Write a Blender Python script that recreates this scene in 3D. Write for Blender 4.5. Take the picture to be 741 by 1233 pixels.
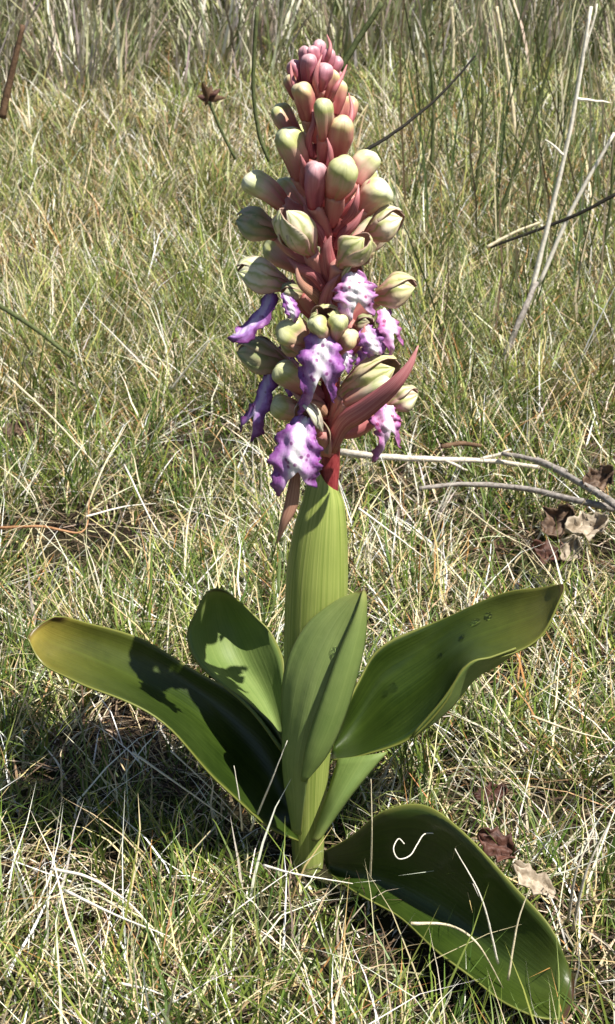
import bpy, math, random
import numpy as np
from mathutils import Vector
from mathutils.bvhtree import BVHTree

for o in list(bpy.data.objects):
    bpy.data.objects.remove(o, do_unlink=True)
S = bpy.context.scene
C = S.collection

# ------------------------------------------------------------------ camera
PITCH = math.radians(21.0)
VFOV = math.radians(34.0)
TN = math.tan(VFOV / 2)
CAM_D, CAM_H = 0.806, 0.523
cam = bpy.data.cameras.new('camera')
camo = bpy.data.objects.new('camera', cam)
C.objects.link(camo)
camo.location = (0, -CAM_D, CAM_H)
camo.rotation_euler = (math.pi / 2 - PITCH, 0, 0)
cam.sensor_fit = 'VERTICAL'
cam.sensor_height = 24
cam.lens = 12 / TN
cam.clip_start = 0.01
cam.clip_end = 500
cam.dof.use_dof = True
cam.dof.focus_distance = 0.92
cam.dof.aperture_fstop = 28
S.camera = camo

# ------------------------------------------------------------------ light
SUN = Vector((0.48, -0.36, 1.0)).normalized()
w = bpy.data.worlds.new('World')
S.world = w
w.use_nodes = True
wn = w.node_tree
sky = wn.nodes.new('ShaderNodeTexSky')
sky.sky_type = 'NISHITA'
sky.sun_disc = False
sky.sun_elevation = math.asin(SUN.z)
sky.sun_rotation = math.atan2(SUN.x, SUN.y)
bg = wn.nodes['Background']
wn.links.new(sky.outputs[0], bg.inputs[0])
bg.inputs[1].default_value = 0.05
sl = bpy.data.lights.new('sun', 'SUN')
sl.energy = 5.0
sl.angle = math.radians(0.53)
sl.color = (1.0, 0.95, 0.87)
so = bpy.data.objects.new('sun', sl)
C.objects.link(so)
so.location = (2, -1.5, 3)
so.rotation_euler = SUN.to_track_quat('Z', 'Y').to_euler()
S.view_settings.view_transform = 'Standard'
S.view_settings.look = 'None'
S.view_settings.exposure = 0.85
S.view_settings.gamma = 1

rnd = random.Random(7)
rng = np.random.default_rng(11)

# ------------------------------------------------------------------ where a direction in the photograph meets the place
def ray(px, py):
    sx = (px - 370.5) / 616.5 * TN
    sy = (616.5 - py) / 616.5 * TN
    return Vector((sx, math.cos(PITCH) + sy * math.sin(PITCH), -math.sin(PITCH) + sy * math.cos(PITCH)))
CAM = Vector((0, -CAM_D, CAM_H))
def at(px, py, Y):
    d = ray(px, py)
    return CAM + d * ((Y + CAM_D) / d.y)
def hgt(x, y):
    x = np.asarray(x, float); y = np.asarray(y, float)
    z = 0.006 * np.sin(9 * x + 1.3) * np.sin(7.5 * y + .4) + 0.004 * np.sin(23 * x - 11 * y) + 0.003 * np.sin(31 * y + 17 * x + 2)
    z = z * np.clip(np.hypot(x, y) / 0.15, 0, 1)
    z = z + 0.055 * np.clip(y - 0.7, 0, None)
    z = z + 0.22 * np.clip(y - 2.6, 0, 4) ** 1.1 * (1 + .15 * np.sin(2.1 * x)) + 0.02 * np.clip(y - 7, 0, None)
    z = z + 0.02 * np.sin(1.9 * x + .6) * np.clip(y - .5, 0, 2)
    return z
def at_h(px, py, h):
    """the point at height h over the ground"""
    d = ray(px, py)
    t = 0.5
    for i in range(4000):
        p = CAM + d * t
        if p.z <= float(hgt(p.x, p.y)) + h:
            return p
        t += 0.004
    return p
def at_z(px, py, z):
    d = ray(px, py)
    return CAM + d * ((z - CAM_H) / d.z)
def pxs(p):
    """metres of one photograph pixel at point p"""
    f = Vector((0, math.cos(PITCH), -math.sin(PITCH)))
    return (p - CAM).dot(f) * TN / 616.5

# ------------------------------------------------------------------ materials
def lin(h):
    return tuple(((c / 255) / 12.92 if c / 255 <= .04045 else ((c / 255 + .055) / 1.055) ** 2.4) for c in h)
class NT:
    def __init__(s, name):
        s.m = bpy.data.materials.new(name); s.m.use_nodes = True
        s.t = s.m.node_tree; s.n = s.t.nodes; s.l = s.t.links
        s.p = s.n['Principled BSDF']; s.out = s.n['Material Output']
    def new(s, ty, **kw):
        n = s.n.new(ty)
        for k, v in kw.items(): setattr(n, k, v)
        return n
    def link(s, a, b): s.l.new(a, b)
    def math(s, op, a, b=None, c=None, clamp=False):
        n = s.new('ShaderNodeMath', operation=op); n.use_clamp = clamp
        for i, x in enumerate((a, b, c)):
            if x is None: continue
            if isinstance(x, (int, float)): n.inputs[i].default_value = x
            else: s.link(x, n.inputs[i])
        return n.outputs[0]
    def mix(s, f, a, b, mode='MIX'):
        n = s.new('ShaderNodeMix', data_type='RGBA', blend_type=mode)
        for i, x in ((0, f), (6, a), (7, b)):
            if isinstance(x, (int, float)): n.inputs[i].default_value = x
            elif isinstance(x, tuple): n.inputs[i].default_value = (*x[:3], 1)
            else: s.link(x, n.inputs[i])
        return n.outputs[2]
    def ramp(s, f, stops):
        n = s.new('ShaderNodeValToRGB'); e = n.color_ramp.elements
        while len(e) < len(stops): e.new(0.5)
        for k, (p, c) in enumerate(stops):
            e[k].position = p; e[k].color = (*c, 1) if isinstance(c, tuple) else (c, c, c, 1)
        if not isinstance(f, (int, float)): s.link(f, n.inputs[0])
        return n.outputs[0]
    def noise(s, vec, scale, detail=3, rough=.55):
        n = s.new('ShaderNodeTexNoise'); n.inputs['Scale'].default_value = scale
        n.inputs['Detail'].default_value = detail; n.inputs['Roughness'].default_value = rough
        if vec is not None: s.link(vec, n.inputs['Vector'])
        return n.outputs[0]
    def obj(s):
        return s.new('ShaderNodeTexCoord').outputs['Object']
    def uv(s):
        u = s.new('ShaderNodeUVMap', uv_map='uv')
        x = s.new('ShaderNodeSeparateXYZ'); s.link(u.outputs[0], x.inputs[0])
        return x.outputs[0], x.outputs[1], u.outputs[0]
    def scalev(s, v, sc):
        n = s.new('ShaderNodeVectorMath', operation='MULTIPLY'); n.inputs[1].default_value = sc
        s.link(v, n.inputs[0]); return n.outputs[0]
    def finish(s, col, rough=.5, spec=.4, transl=0, bump=None, bstr=.3, bdist=.001, tcol=None):
        if isinstance(col, tuple): s.p.inputs['Base Color'].default_value = (*col, 1)
        else: s.link(col, s.p.inputs['Base Color'])
        if isinstance(rough, (int, float)): s.p.inputs['Roughness'].default_value = rough
        else: s.link(rough, s.p.inputs['Roughness'])
        s.p.inputs['Specular IOR Level'].default_value = spec
        if bump is not None:
            b = s.new('ShaderNodeBump'); b.inputs['Strength'].default_value = bstr; b.inputs['Distance'].default_value = bdist
            s.link(bump, b.inputs['Height']); s.link(b.outputs[0], s.p.inputs['Normal'])
        if transl:
            t = s.new('ShaderNodeBsdfTranslucent'); x = s.new('ShaderNodeMixShader'); x.inputs[0].default_value = transl
            c = tcol if tcol is not None else col
            if isinstance(c, tuple): t.inputs[0].default_value = (*c, 1)
            else: s.link(c, t.inputs[0])
            s.link(s.p.outputs[0], x.inputs[1]); s.link(t.outputs[0], x.inputs[2]); s.link(x.outputs[0], s.out.inputs[0])
        return s.m

def mat_leaf(name, dark, light, rough, tip, veins=26, margin=(0.20, 0.21, 0.045), spec=.5, burnt=False):
    n = NT(name); u, v, uv = n.uv()
    st = n.noise(n.scalev(uv, (veins * 2.2, 1.6, 1)), 1.0, 4)
    big = n.noise(n.obj(), 38, 4)
    wv = n.math('SINE', n.math('MULTIPLY', u, veins * 6.283))
    wv = n.math('MULTIPLY_ADD', wv, .5, .5)
    f = n.math('ADD', n.math('MULTIPLY', st, .55), n.math('MULTIPLY', big, .55))
    col = n.ramp(f, [(.35, dark), (.78, light)])
    col = n.mix(n.math('MULTIPLY', n.math('POWER', wv, 4), .10), col, light)
    ed = n.math('ABSOLUTE', n.math('MULTIPLY_ADD', u, 2, -1))
    mid = n.math('SUBTRACT', 1, n.math('MULTIPLY', ed, 14), clamp=True)
    col = n.mix(n.math('MULTIPLY', mid, .5), col, light)
    mg = n.math('MULTIPLY_ADD', ed, 22, -21, clamp=True)
    col = n.mix(n.math('MULTIPLY', mg, .8), col, margin)
    tp = n.math('MULTIPLY', n.math('POWER', v, 6), n.math('MULTIPLY_ADD', big, 1.5, .35))
    col = n.mix(n.math('MULTIPLY', tp, 1.0, clamp=True), col, tip)
    # brown dead spot at the very tip and flecks along the margin
    bs = n.math('ADD', n.math('MULTIPLY_ADD', v, 26, -24.9), n.math('MULTIPLY_ADD', big, 2.4, -1.3), clamp=True)
    col = n.mix(bs, col, (.05, .022, .012))
    if burnt:   # withered edge beside the tip
        be = n.math('MULTIPLY', n.math('MULTIPLY_ADD', u, -16, 2.6, clamp=True), n.math('ADD', n.math('MULTIPLY_ADD', v, 16, -13.6), n.math('MULTIPLY_ADD', big, 2, -1), clamp=True))
        col = n.mix(be, col, (.035, .014, .008))
    spk = n.noise(n.obj(), 420, 2)
    col = n.mix(n.math('MULTIPLY', n.ramp(spk, [(.62, 0.0), (.72, 1.0)]), .25), col, light)
    bh = n.math('ADD', n.math('MULTIPLY', wv, .12), n.math('ADD', st, n.math('MULTIPLY', n.noise(n.obj(), 160, 3), .8)))
    return n.finish(col, n.math('MULTIPLY_ADD', big, .25, rough), spec, .16, bh, .25, .0008, n.mix(.5, col, (.25, .38, .04)))

M_LEAF = mat_leaf('leaf_upper', (.010, .024, .003), (.048, .080, .010), .22, (.30, .27, .05))
M_LEAF_B = mat_leaf('leaf_upper_withered', (.010, .024, .003), (.048, .080, .010), .22, (.34, .27, .05), burnt=True)
M_LEAF_G = mat_leaf('leaf_upper_plain', (.010, .024, .003), (.048, .080, .010), .22, (.06, .085, .012))
M_UNDER = mat_leaf('leaf_underside', (.115, .185, .045), (.22, .29, .085), .42, (.30, .32, .09), veins=20, spec=.3)
M_FRONT = mat_leaf('leaf_outer', (.13, .20, .050), (.28, .36, .12), .36, (.24, .27, .07), veins=18, spec=.4)
n = NT('leaf_rim'); M_RIM = n.finish((.20, .22, .05), .5, .3, .2)

def mat_sheath():
    n = NT('stem_sheath'); u, v, uv = n.uv()
    st = n.noise(n.scalev(uv, (70, 1.5, 1)), 1.0, 3)
    col = n.ramp(st, [(.3, (.19, .26, .045)), (.7, (.42, .47, .13))])
    bg_ = n.noise(n.obj(), 60, 3)
    col = n.mix(n.math('MULTIPLY', bg_, .3), col, (.10, .16, .03))
    low = n.math('MULTIPLY_ADD', v, -5, .8, clamp=True)
    col = n.mix(n.math('MULTIPLY', low, .6), col, (.34, .37, .16))
    return n.finish(col, .42, .4, .12, st, .4, .0008)
M_SHEATH = mat_sheath()
def mat_axis():
    n = NT('flower_stem'); u, v, uv = n.uv()
    st = n.noise(n.scalev(uv, (14, 40, 1)), 1.0, 3)
    col = n.ramp(st, [(.3, (.18, .018, .024)), (.7, (.38, .07, .07))])
    return n.finish(col, .42, .4, .05, st, .3, .0006)
M_AXIS = mat_axis()
def mat_ovary():
    n = NT('ovary'); u, v, uv = n.uv()
    st = n.noise(n.scalev(uv, (7, 1.2, 1)), 1.0, 2)
    col = n.ramp(n.math('ADD', n.math('MULTIPLY', v, .35), n.math('MULTIPLY', st, .75)), [(.25, (.40, .07, .08)), (.52, (.58, .20, .20)), (.8, (.62, .33, .27))])
    return n.finish(col, .42, .4, .12, st, .3, .0005)
M_OVARY = mat_ovary()
def mat_bract(name, a, b):
    n = NT(name); u, v, uv = n.uv()
    st = n.noise(n.scalev(uv, (16, 1.0, 1)), 1.0, 2)
    col = n.ramp(st, [(.3, a), (.72, b)])
    col = n.mix(n.math('MULTIPLY', n.math('POWER', v, 2), .4), col, (.62, .34, .31))
    return n.finish(col, .4, .4, .2, st, .3, .0005)
M_BRACT = mat_bract('bract', (.36, .06, .085), (.62, .27, .27))
M_BRACT_B = mat_bract('bract_brown', (.34, .14, .09), (.58, .36, .24))
def mat_bud(name, stops, tint):
    n = NT(name); u, v, uv = n.uv()
    st = n.noise(n.scalev(uv, (22, .9, 1)), 1.0, 2)
    no = n.noise(n.obj(), 190, 3)
    f = n.math('ADD', v, n.math('MULTIPLY_ADD', no, .34, -.17))
    col = n.ramp(f, stops)
    col = n.mix(n.math('MULTIPLY', n.ramp(st, [(.45, 0.0), (.68, 1.0)]), .38), col, tint)
    return n.finish(col, .40, .4, .15, st, .3, .0006)
GREENISH = [(.05, (.46, .12, .12)), (.42, (.64, .30, .25)), (.66, (.66, .47, .33)), (.78, (.50, .52, .20)), (.97, (.72, .73, .42))]
PALE = [(.05, (.52, .17, .16)), (.40, (.70, .40, .33)), (.60, (.76, .64, .46)), (.78, (.60, .64, .32)), (.97, (.82, .82, .60))]
PINK = [(.05, (.32, .05, .07)), (.4, (.50, .14, .18)), (.75, (.60, .27, .33)), (.97, (.72, .46, .48))]
ORNG = [(.05, (.40, .08, .08)), (.45, (.54, .18, .17)), (.70, (.62, .32, .24)), (.84, (.66, .52, .26)), (.97, (.76, .68, .42))]
M_BUD = {'g': mat_bud('bud_green', GREENISH, (.30, .36, .10)), 'p': mat_bud('bud_pale', PALE, (.42, .46, .18)),
         'r': mat_bud('bud_pink', PINK, (.36, .06, .10)), 'o': mat_bud('bud_orange', ORNG, (.46, .12, .12))}
def mat_sepal(name, stops, vein):
    n = NT(name); u, v, uv = n.uv()
    wv = n.math('MULTIPLY_ADD', n.math('SINE', n.math('ADD', n.math('MULTIPLY', u, 19), n.math('MULTIPLY', n.noise(n.obj(), 90, 3), 11))), .5, .5)
    no = n.noise(n.obj(), 150, 3)
    f = n.math('ADD', v, n.math('MULTIPLY_ADD', no, .5, -.25))
    col = n.ramp(f, stops)
    col = n.mix(n.math('MULTIPLY', n.math('POWER', wv, 2.5), .75), col, vein)
    blush = n.ramp(n.noise(n.obj(), 65, 2), [(.48, 0.0), (.62, .55)])
    col = n.mix(blush, col, (.66, .40, .34))
    ed = n.math('ABSOLUTE', n.math('MULTIPLY_ADD', u, 2, -1))
    col = n.mix(n.math('MULTIPLY', n.math('MULTIPLY_ADD', ed, 5, -4, clamp=True), .5), col, (.62, .42, .34))
    return n.finish(col, .42, .35, .18, wv, .3, .0006)
M_SEP = {'g': mat_sepal('sepal_green', [(.05, (.56, .20, .18)), (.42, (.72, .44, .34)), (.62, (.72, .64, .38)), (.95, (.66, .68, .34))], (.27, .33, .07)),
         'p': mat_sepal('sepal_pale', [(.05, (.60, .24, .22)), (.38, (.76, .50, .42)), (.6, (.80, .73, .53)), (.95, (.80, .80, .55))], (.36, .42, .11)),
         'd': mat_sepal('sepal_olive_shaded', [(.05, (.34, .14, .11)), (.35, (.42, .32, .20)), (.65, (.42, .42, .23)), (.95, (.50, .50, .33))], (.22, .28, .10)),  # olive sepals, darkened to carry the shade on the left-hand hoods
         'w': mat_sepal('sepal_white', [(.05, (.62, .50, .42)), (.4, (.76, .74, .60)), (.95, (.82, .82, .70))], (.62, .66, .42))}
n = NT('sepal_inner'); M_SIN = n.finish((.46, .30, .24), .5, .3, .2)
def mat_lip(name, center, midc, edge, spot):
    n = NT(name); u, v, uv = n.uv()
    ed = n.math('ABSOLUTE', n.math('MULTIPLY_ADD', u, 2, -1))
    no = n.noise(n.obj(), 210, 5, .65)
    f = n.math('ADD', ed, n.math('MULTIPLY_ADD', no, 1.1, -.55))
    col = n.ramp(f, [(.14, center), (.40, midc), (.78, edge), (1.0, tuple(c * .62 for c in edge))])
    vo = n.new('ShaderNodeTexVoronoi'); vo.inputs['Scale'].default_value = 270; n.link(n.obj(), vo.inputs['Vector'])
    sp = n.math('MULTIPLY', n.ramp(vo.outputs['Distance'], [(.2, 1.0), (.34, 0.0)]), n.ramp(n.noise(n.obj(), 110, 1), [(.40, 0.0), (.48, 1.0)]))
    col = n.mix(n.math('MULTIPLY', sp, .85), col, spot)
    st = n.noise(n.scalev(uv, (12, 2.5, 1)), 1.0, 2)
    return n.finish(col, .42, .35, .22, n.math('ADD', st, no), .4, .0009)
M_LIP = {'v': mat_lip('lip_violet', (.90, .85, .90), (.62, .38, .68), (.37, .13, .43), (.24, .03, .22)),
         'w': mat_lip('lip_pale', (.93, .89, .91), (.84, .66, .80), (.60, .27, .56), (.30, .02, .13)),
         'd': mat_lip('lip_shaded', (.62, .50, .72), (.42, .22, .56), (.24, .07, .25), (.15, .02, .12)),  # shade of the left-facing lips put into a deeper violet
         'k': mat_lip('lip_pink', (.90, .80, .88), (.74, .48, .70), (.52, .18, .44), (.34, .03, .14))}

def mat_tint(name, rough=.5, spec=.25, transl=.3):
    n = NT(name); a = n.new('ShaderNodeVertexColor', layer_name='tint')
    return n.finish(a.outputs[0], rough, spec, transl)
M_GRASS = mat_tint('grass_blades', .45, .3, .17)
M_THATCH = mat_tint('thatch', .75, .15, .12)
def mat_ground():
    n = NT('soil'); o = n.obj()
    a = n.noise(o, 90, 6, .7); b = n.noise(o, 9, 4)
    col = n.ramp(a, [(.32, (.008, .006, .004)), (.55, (.026, .018, .012)), (.75, (.07, .05, .03))])
    col = n.mix(n.ramp(b, [(.42, 0.0), (.62, .5)]), col, (.05, .06, .02))
    return n.finish(col, .95, .1, 0, a, .8, .01)
M_GROUND = mat_ground()
def mat_wood(name, a, b, sc=240):
    n = NT(name); u, v, uv = n.uv()
    st = n.noise(n.scalev(uv, (4, 30, 1)), 1.0, 4, .7); no = n.noise(n.obj(), sc, 3)
    col = n.ramp(n.math('MULTIPLY_ADD', st, .6, n.math('MULTIPLY', no, .4)), [(.34, a), (.64, b)])
    return n.finish(col, .7, .2, 0, n.math('ADD', st, no), .6, .0008)
W_GREY = mat_wood('grey_wood', (.12, .10, .085), (.42, .38, .34))
W_PALE = mat_wood('pale_wood', (.38, .32, .24), (.78, .72, .62))
W_DARK = mat_wood('dark_stem', (.006, .005, .004), (.022, .019, .013))
W_OLIVE = mat_wood('olive_stem', (.045, .06, .02), (.13, .15, .06))
W_STRAW = mat_wood('straw', (.46, .37, .20), (.82, .74, .54))
W_WHITE = mat_wood('bleached_straw', (.62, .56, .44), (.88, .84, .74))
W_RUST = mat_wood('rusty_stem', (.22, .09, .035), (.52, .30, .16))
W_BROWN = mat_wood('brown_stem', (.06, .035, .02), (.20, .12, .07))
def mat_dead(name, a, b):
    n = NT(name); o = n.obj()
    col = n.ramp(n.noise(o, 120, 5, .65), [(.34, a), (.68, b)])
    return n.finish(col, .6, .3, .1, n.noise(o, 260, 4), .6, .001)
D_RED = mat_dead('dead_leaf_red', (.035, .014, .010), (.15, .065, .045))
D_BRN = mat_dead('dead_leaf_brown', (.05, .03, .02), (.22, .14, .09))
D_PALE = mat_dead('dead_leaf_pale', (.20, .15, .10), (.56, .48, .37))
n = NT('water'); n.p.inputs['Base Color'].default_value = (.95, 1, .95, 1); n.p.inputs['Roughness'].default_value = .02
n.p.inputs['Transmission Weight'].default_value = 1; n.p.inputs['IOR'].default_value = 1.2; M_WATER = n.m

# ------------------------------------------------------------------ building helpers
WORLD0 = {}
def make(name, verts, faces, mats, parent=None, uv=None, origin=None, smooth=True):
    vs = [Vector(v) for v in verts]
    if origin is None:
        lo = [min(v[k] for v in vs) for k in range(3)]; hi = [max(v[k] for v in vs) for k in range(3)]
        origin = Vector(((lo[0] + hi[0]) / 2, (lo[1] + hi[1]) / 2, lo[2]))
    origin = Vector(origin)
    me = bpy.data.meshes.new(name)
    me.from_pydata([v - origin for v in vs], [], faces)
    for m in (mats if isinstance(mats, (list, tuple)) else [mats]): me.materials.append(m)
    if uv is not None:
        l = me.uv_layers.new(name='uv')
        for lp in me.loops: l.data[lp.index].uv = uv[lp.vertex_index]
    if smooth: me.polygons.foreach_set('use_smooth', [True] * len(me.polygons))
    me.update()
    o = bpy.data.objects.new(name, me); C.objects.link(o)
    WORLD0[o] = origin
    if parent is not None:
        o.parent = parent; o.location = origin - WORLD0[parent]
    else: o.location = origin
    return o
def empty(name, loc):
    o = bpy.data.objects.new(name, None); C.objects.link(o); o.location = loc; o.empty_display_size = .02
    WORLD0[o] = Vector(loc); return o
def tag(o, label, cat, group=None):
    o['label'] = label; o['category'] = cat
    if group: o['group'] = group
    return o
def cr(P, t):
    """Catmull-Rom through P, t in 0..1"""
    k = len(P) - 1; x = min(max(t, 0), 1) * k; i = min(int(x), k - 1); f = x - i
    p0 = P[i - 1] if i else P[0] * 2 - P[1]; p1, p2 = P[i], P[i + 1]; p3 = P[i + 2] if i + 2 <= k else P[k] * 2 - P[k - 1]
    return 0.5 * ((2 * p1) + (p2 - p0) * f + (2 * p0 - 5 * p1 + 4 * p2 - p3) * f * f + (3 * p1 - p0 - 3 * p2 + p3) * f ** 3)
def crf(P, t):
    return cr([Vector((p, 0, 0)) for p in P], t).x
def gridfaces(nu, nv):
    return [(j * nu + i, j * nu + i + 1, (j + 1) * nu + i + 1, (j + 1) * nu + i) for j in range(nv - 1) for i in range(nu - 1)]
def solid(o, th, mo=0, rim=0, off=-1):
    m = o.modifiers.new('thickness', 'SOLIDIFY'); m.thickness = th; m.offset = off
    m.material_offset = mo; m.material_offset_rim = rim; m.use_even_offset = False
def tube(path, rad, seg=8, jit=0, seed=0, cap=True):
    """verts, faces, uv of a tapered tube through path"""
    r_ = random.Random(seed); V = []; F = []; U = []
    N = len(path); prev = None
    for k in range(N):
        t = (path[min(k + 1, N - 1)] - path[max(k - 1, 0)]).normalized()
        ref = Vector((0, 1, 0)) if abs(t.y) < .9 else Vector((1, 0, 0))
        if prev is None: a = t.cross(ref).normalized()
        else:
            a = (prev - t * prev.dot(t)).normalized()
        prev = a; b = t.cross(a)
        for i in range(seg):
            q = 2 * math.pi * i / seg; rr = rad[k] * (1 + r_.uniform(-jit, jit))
            V.append(path[k] + (a * math.cos(q) + b * math.sin(q)) * rr); U.append((i / (seg - 1), k / (N - 1)))
    for k in range(N - 1):
        for i in range(seg):
            j = (i + 1) % seg
            F.append((k * seg + i, k * seg + j, (k + 1) * seg + j, (k + 1) * seg + i))
    if cap:
        F.append(tuple(range(seg - 1, -1, -1))); F.append(tuple((N - 1) * seg + i for i in range(seg)))
    return V, F, U
def mesh_join(parts):
    V, F, U = [], [], []
    for v, f, u in parts:
        b = len(V); V += v; U += u; F += [tuple(i + b for i in q) for q in f]
    return V, F, U

LEAFPTS = []
LEAFTREE = []
def leaf(name, st, mats, parent, nu=17, nv=44, th=.0009, crease=0.0, wav=0.0, seed=0, flip=False, mo=1, rim=2, keep=True):
    Ls, Ms, Rs = [s[0] for s in st], [s[1] for s in st], [s[2] for s in st]
    V, U = [], []
    for j in range(nv):
        v = j / (nv - 1)
        L, M_, R = cr(Ls, v), cr(Ms, v), cr(Rs, v)
        nrm = (R - L).cross(cr(Ms, min(1, v + .02)) - cr(Ms, max(0, v - .02)))
        nrm = nrm.normalized() if nrm.length > 1e-9 else Vector((0, 0, 1))
        for i in range(nu):
            u = -1 + 2 * i / (nu - 1)
            q = L * (u * (u - 1) / 2) + M_ * (1 - u * u) + R * (u * (u + 1) / 2)
            l_ = (L.lerp(M_, u + 1) if u < 0 else M_.lerp(R, u))
            p = q.lerp(l_, crease)
            p = p + nrm * wav * abs(u) ** 3 * math.sin(v * 17 + seed + u * 1.2) * math.sin(math.pi * v)
            p = p + nrm * wav * .25 * math.sin(u * 9 + seed) * math.sin(math.pi * min(1, v * 1.1))
            V.append(p); U.append((i / (nu - 1), v))
            if keep and j % 2 == 0: LEAFPTS.append(tuple(p))
    F = gridfaces(nu, nv)
    if flip: F = [f[::-1] for f in F]
    LEAFTREE.append(BVHTree.FromPolygons(V, F))
    o = make(name, V, F, mats, parent, U)
    solid(o, th, mo, rim)
    return o

# ------------------------------------------------------------------ ground
xs = np.concatenate([-np.geomspace(40, 1.6, 14), np.linspace(-1.5, 1.5, 121), np.geomspace(1.6, 40, 14)])
ys = np.concatenate([-np.geomspace(40, 1.1, 10), np.linspace(-1.0, 5, 181), np.geomspace(5.2, 60, 16)])
gx, gy = np.meshgrid(xs, ys)
gz = hgt(gx, gy)
gv = np.stack([gx.ravel(), gy.ravel(), gz.ravel()], 1)
g = make('ground', [tuple(v) for v in gv], gridfaces(len(xs), len(ys)), M_GROUND, origin=(0, 0, 0))
g['kind'] = 'structure'

# ------------------------------------------------------------------ the orchid
orchid = empty('orchid_plant', (0, 0, 0))
tag(orchid, 'tall orchid with thick green stem and pink and violet flower spike', 'orchid')

def tri(a, b, c): return (at(*a), at(*b), at(*c))
LM = [M_LEAF, M_UNDER, M_RIM]; LU = [M_UNDER, M_LEAF, M_RIM]; LF = [M_FRONT, M_LEAF, M_RIM]
# leaf reaching left, its upper face seen
o = leaf('leaf', [tri((352, 950, .010), (354, 985, .006), (360, 1012, -.012)),
    tri((336, 884, .025), (322, 940, .020), (318, 992, -.020)),
    tri((300, 850, .035), (278, 896, .026), (268, 944, -.028)),
    tri((250, 815, .040), (224, 850, .028), (212, 884, -.034)),
    tri((190, 781, .040), (160, 814, .024), (150, 845, -.030)),
    tri((130, 758, .030), (100, 787, .014), (92, 818, -.020)),
    tri((88, 745, .015), (62, 772, .006), (52, 800, -.010)),
    tri((66, 743, .006), (42, 757, .002), (34, 768, -.004))], [M_LEAF_B, M_UNDER, M_RIM], orchid, wav=.0016, seed=1, flip=True)
o['label'] = 'dark green leaf reaching sideways with a yellow, brown-edged tip'
# leaf behind it
o = leaf('leaf', [tri((338, 905, .012), (345, 910, .018), (352, 905, .016)),
    tri((292, 845, .030), (318, 850, .052), (345, 832, .045)),
    tri((240, 803, .050), (285, 800, .080), (340, 787, .060)),
    tri((226, 766, .060), (268, 757, .092), (324, 758, .075)),
    tri((238, 730, .070), (262, 727, .090), (298, 732, .080)),
    tri((250, 712, .075), (262, 708, .080), (276, 713, .080))], [M_LEAF_B, M_UNDER, M_RIM], orchid, wav=.0015, seed=2, flip=True)
o['label'] = 'short broad leaf with a brown tip behind the stem'
# leaf reaching right
rl = leaf('leaf', [tri((412, 872, .018), (400, 905, .024), (402, 914, .000)),
    tri((430, 825, .030), (432, 878, .032), (440, 908, -.006)),
    tri((453, 787, .040), (470, 840, .034), (492, 890, -.010)),
    tri((495, 762, .045), (514, 808, .034), (532, 846, -.012)),
    tri((550, 735, .045), (560, 772, .028), (563, 803, -.010)),
    tri((610, 715, .035), (612, 752, .024), (614, 786, -.005)),
    tri((650, 707, .025), (652, 736, .017), (654, 762, .000)),
    tri((677, 703, .012), (679, 706, .010), (678, 713, .008))], LM, orchid, wav=.0016, seed=3)
rl['label'] = 'dark green leaf with water drops and a pale underside'
leaf('leaf_base', [tri((408, 914, -.001), (440, 910, -.008), (467, 904, -.008)),
    tri((396, 955, -.010), (412, 957, -.018), (428, 950, -.014)),
    tri((384, 990, -.014), (392, 992, -.020), (402, 985, -.018)),
    tri((377, 1012, -.018), (381, 1013, -.021), (386, 1008, -.020))], [M_LEAF, M_UNDER, M_RIM], rl, nu=11, nv=16, keep=False)
leaf('leaf_margin', [tri((497, 886, -.0115), (498, 888, -.010), (499, 889, -.009)),
    tri((534, 843, -.0128), (538, 850, -.006), (541, 856, .000)),
    tri((564, 801, -.0115), (568, 812, -.003), (573, 818, .004)),
    tri((592, 792, -.009), (596, 797, -.002), (600, 802, .003)),
    tri((622, 781, -.005), (623, 783, -.003), (624, 784, -.002))], [M_UNDER, M_LEAF, M_RIM], rl, nu=9, nv=24, keep=False)
# leaf lying on the ground
def trz(a, b, c): return (at_z(*a), at_z(*b), at_z(*c))
gl = leaf('leaf', [trz((390, 1026, .022), (392, 1040, .014), (396, 1050, .014)),
    trz((425, 1006, .042), (431, 1054, .017), (430, 1074, .022)),
    trz((466, 977, .066), (474, 1066, .020), (478, 1102, .024)),
    trz((510, 970, .076), (522, 1092, .021), (526, 1142, .028)),
    trz((562, 1006, .070), (568, 1126, .020), (566, 1174, .028)),
    trz((617, 1066, .058), (612, 1162, .019), (604, 1204, .026)),
    trz((662, 1116, .046), (652, 1190, .018), (646, 1224, .024)),
    trz((692, 1178, .022), (690, 1204, .020), (682, 1226, .020))], [M_LEAF_G, M_UNDER, M_RIM], orchid, wav=.0022, seed=5)
gl['label'] = 'broad dark leaf lying over the grass'
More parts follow.
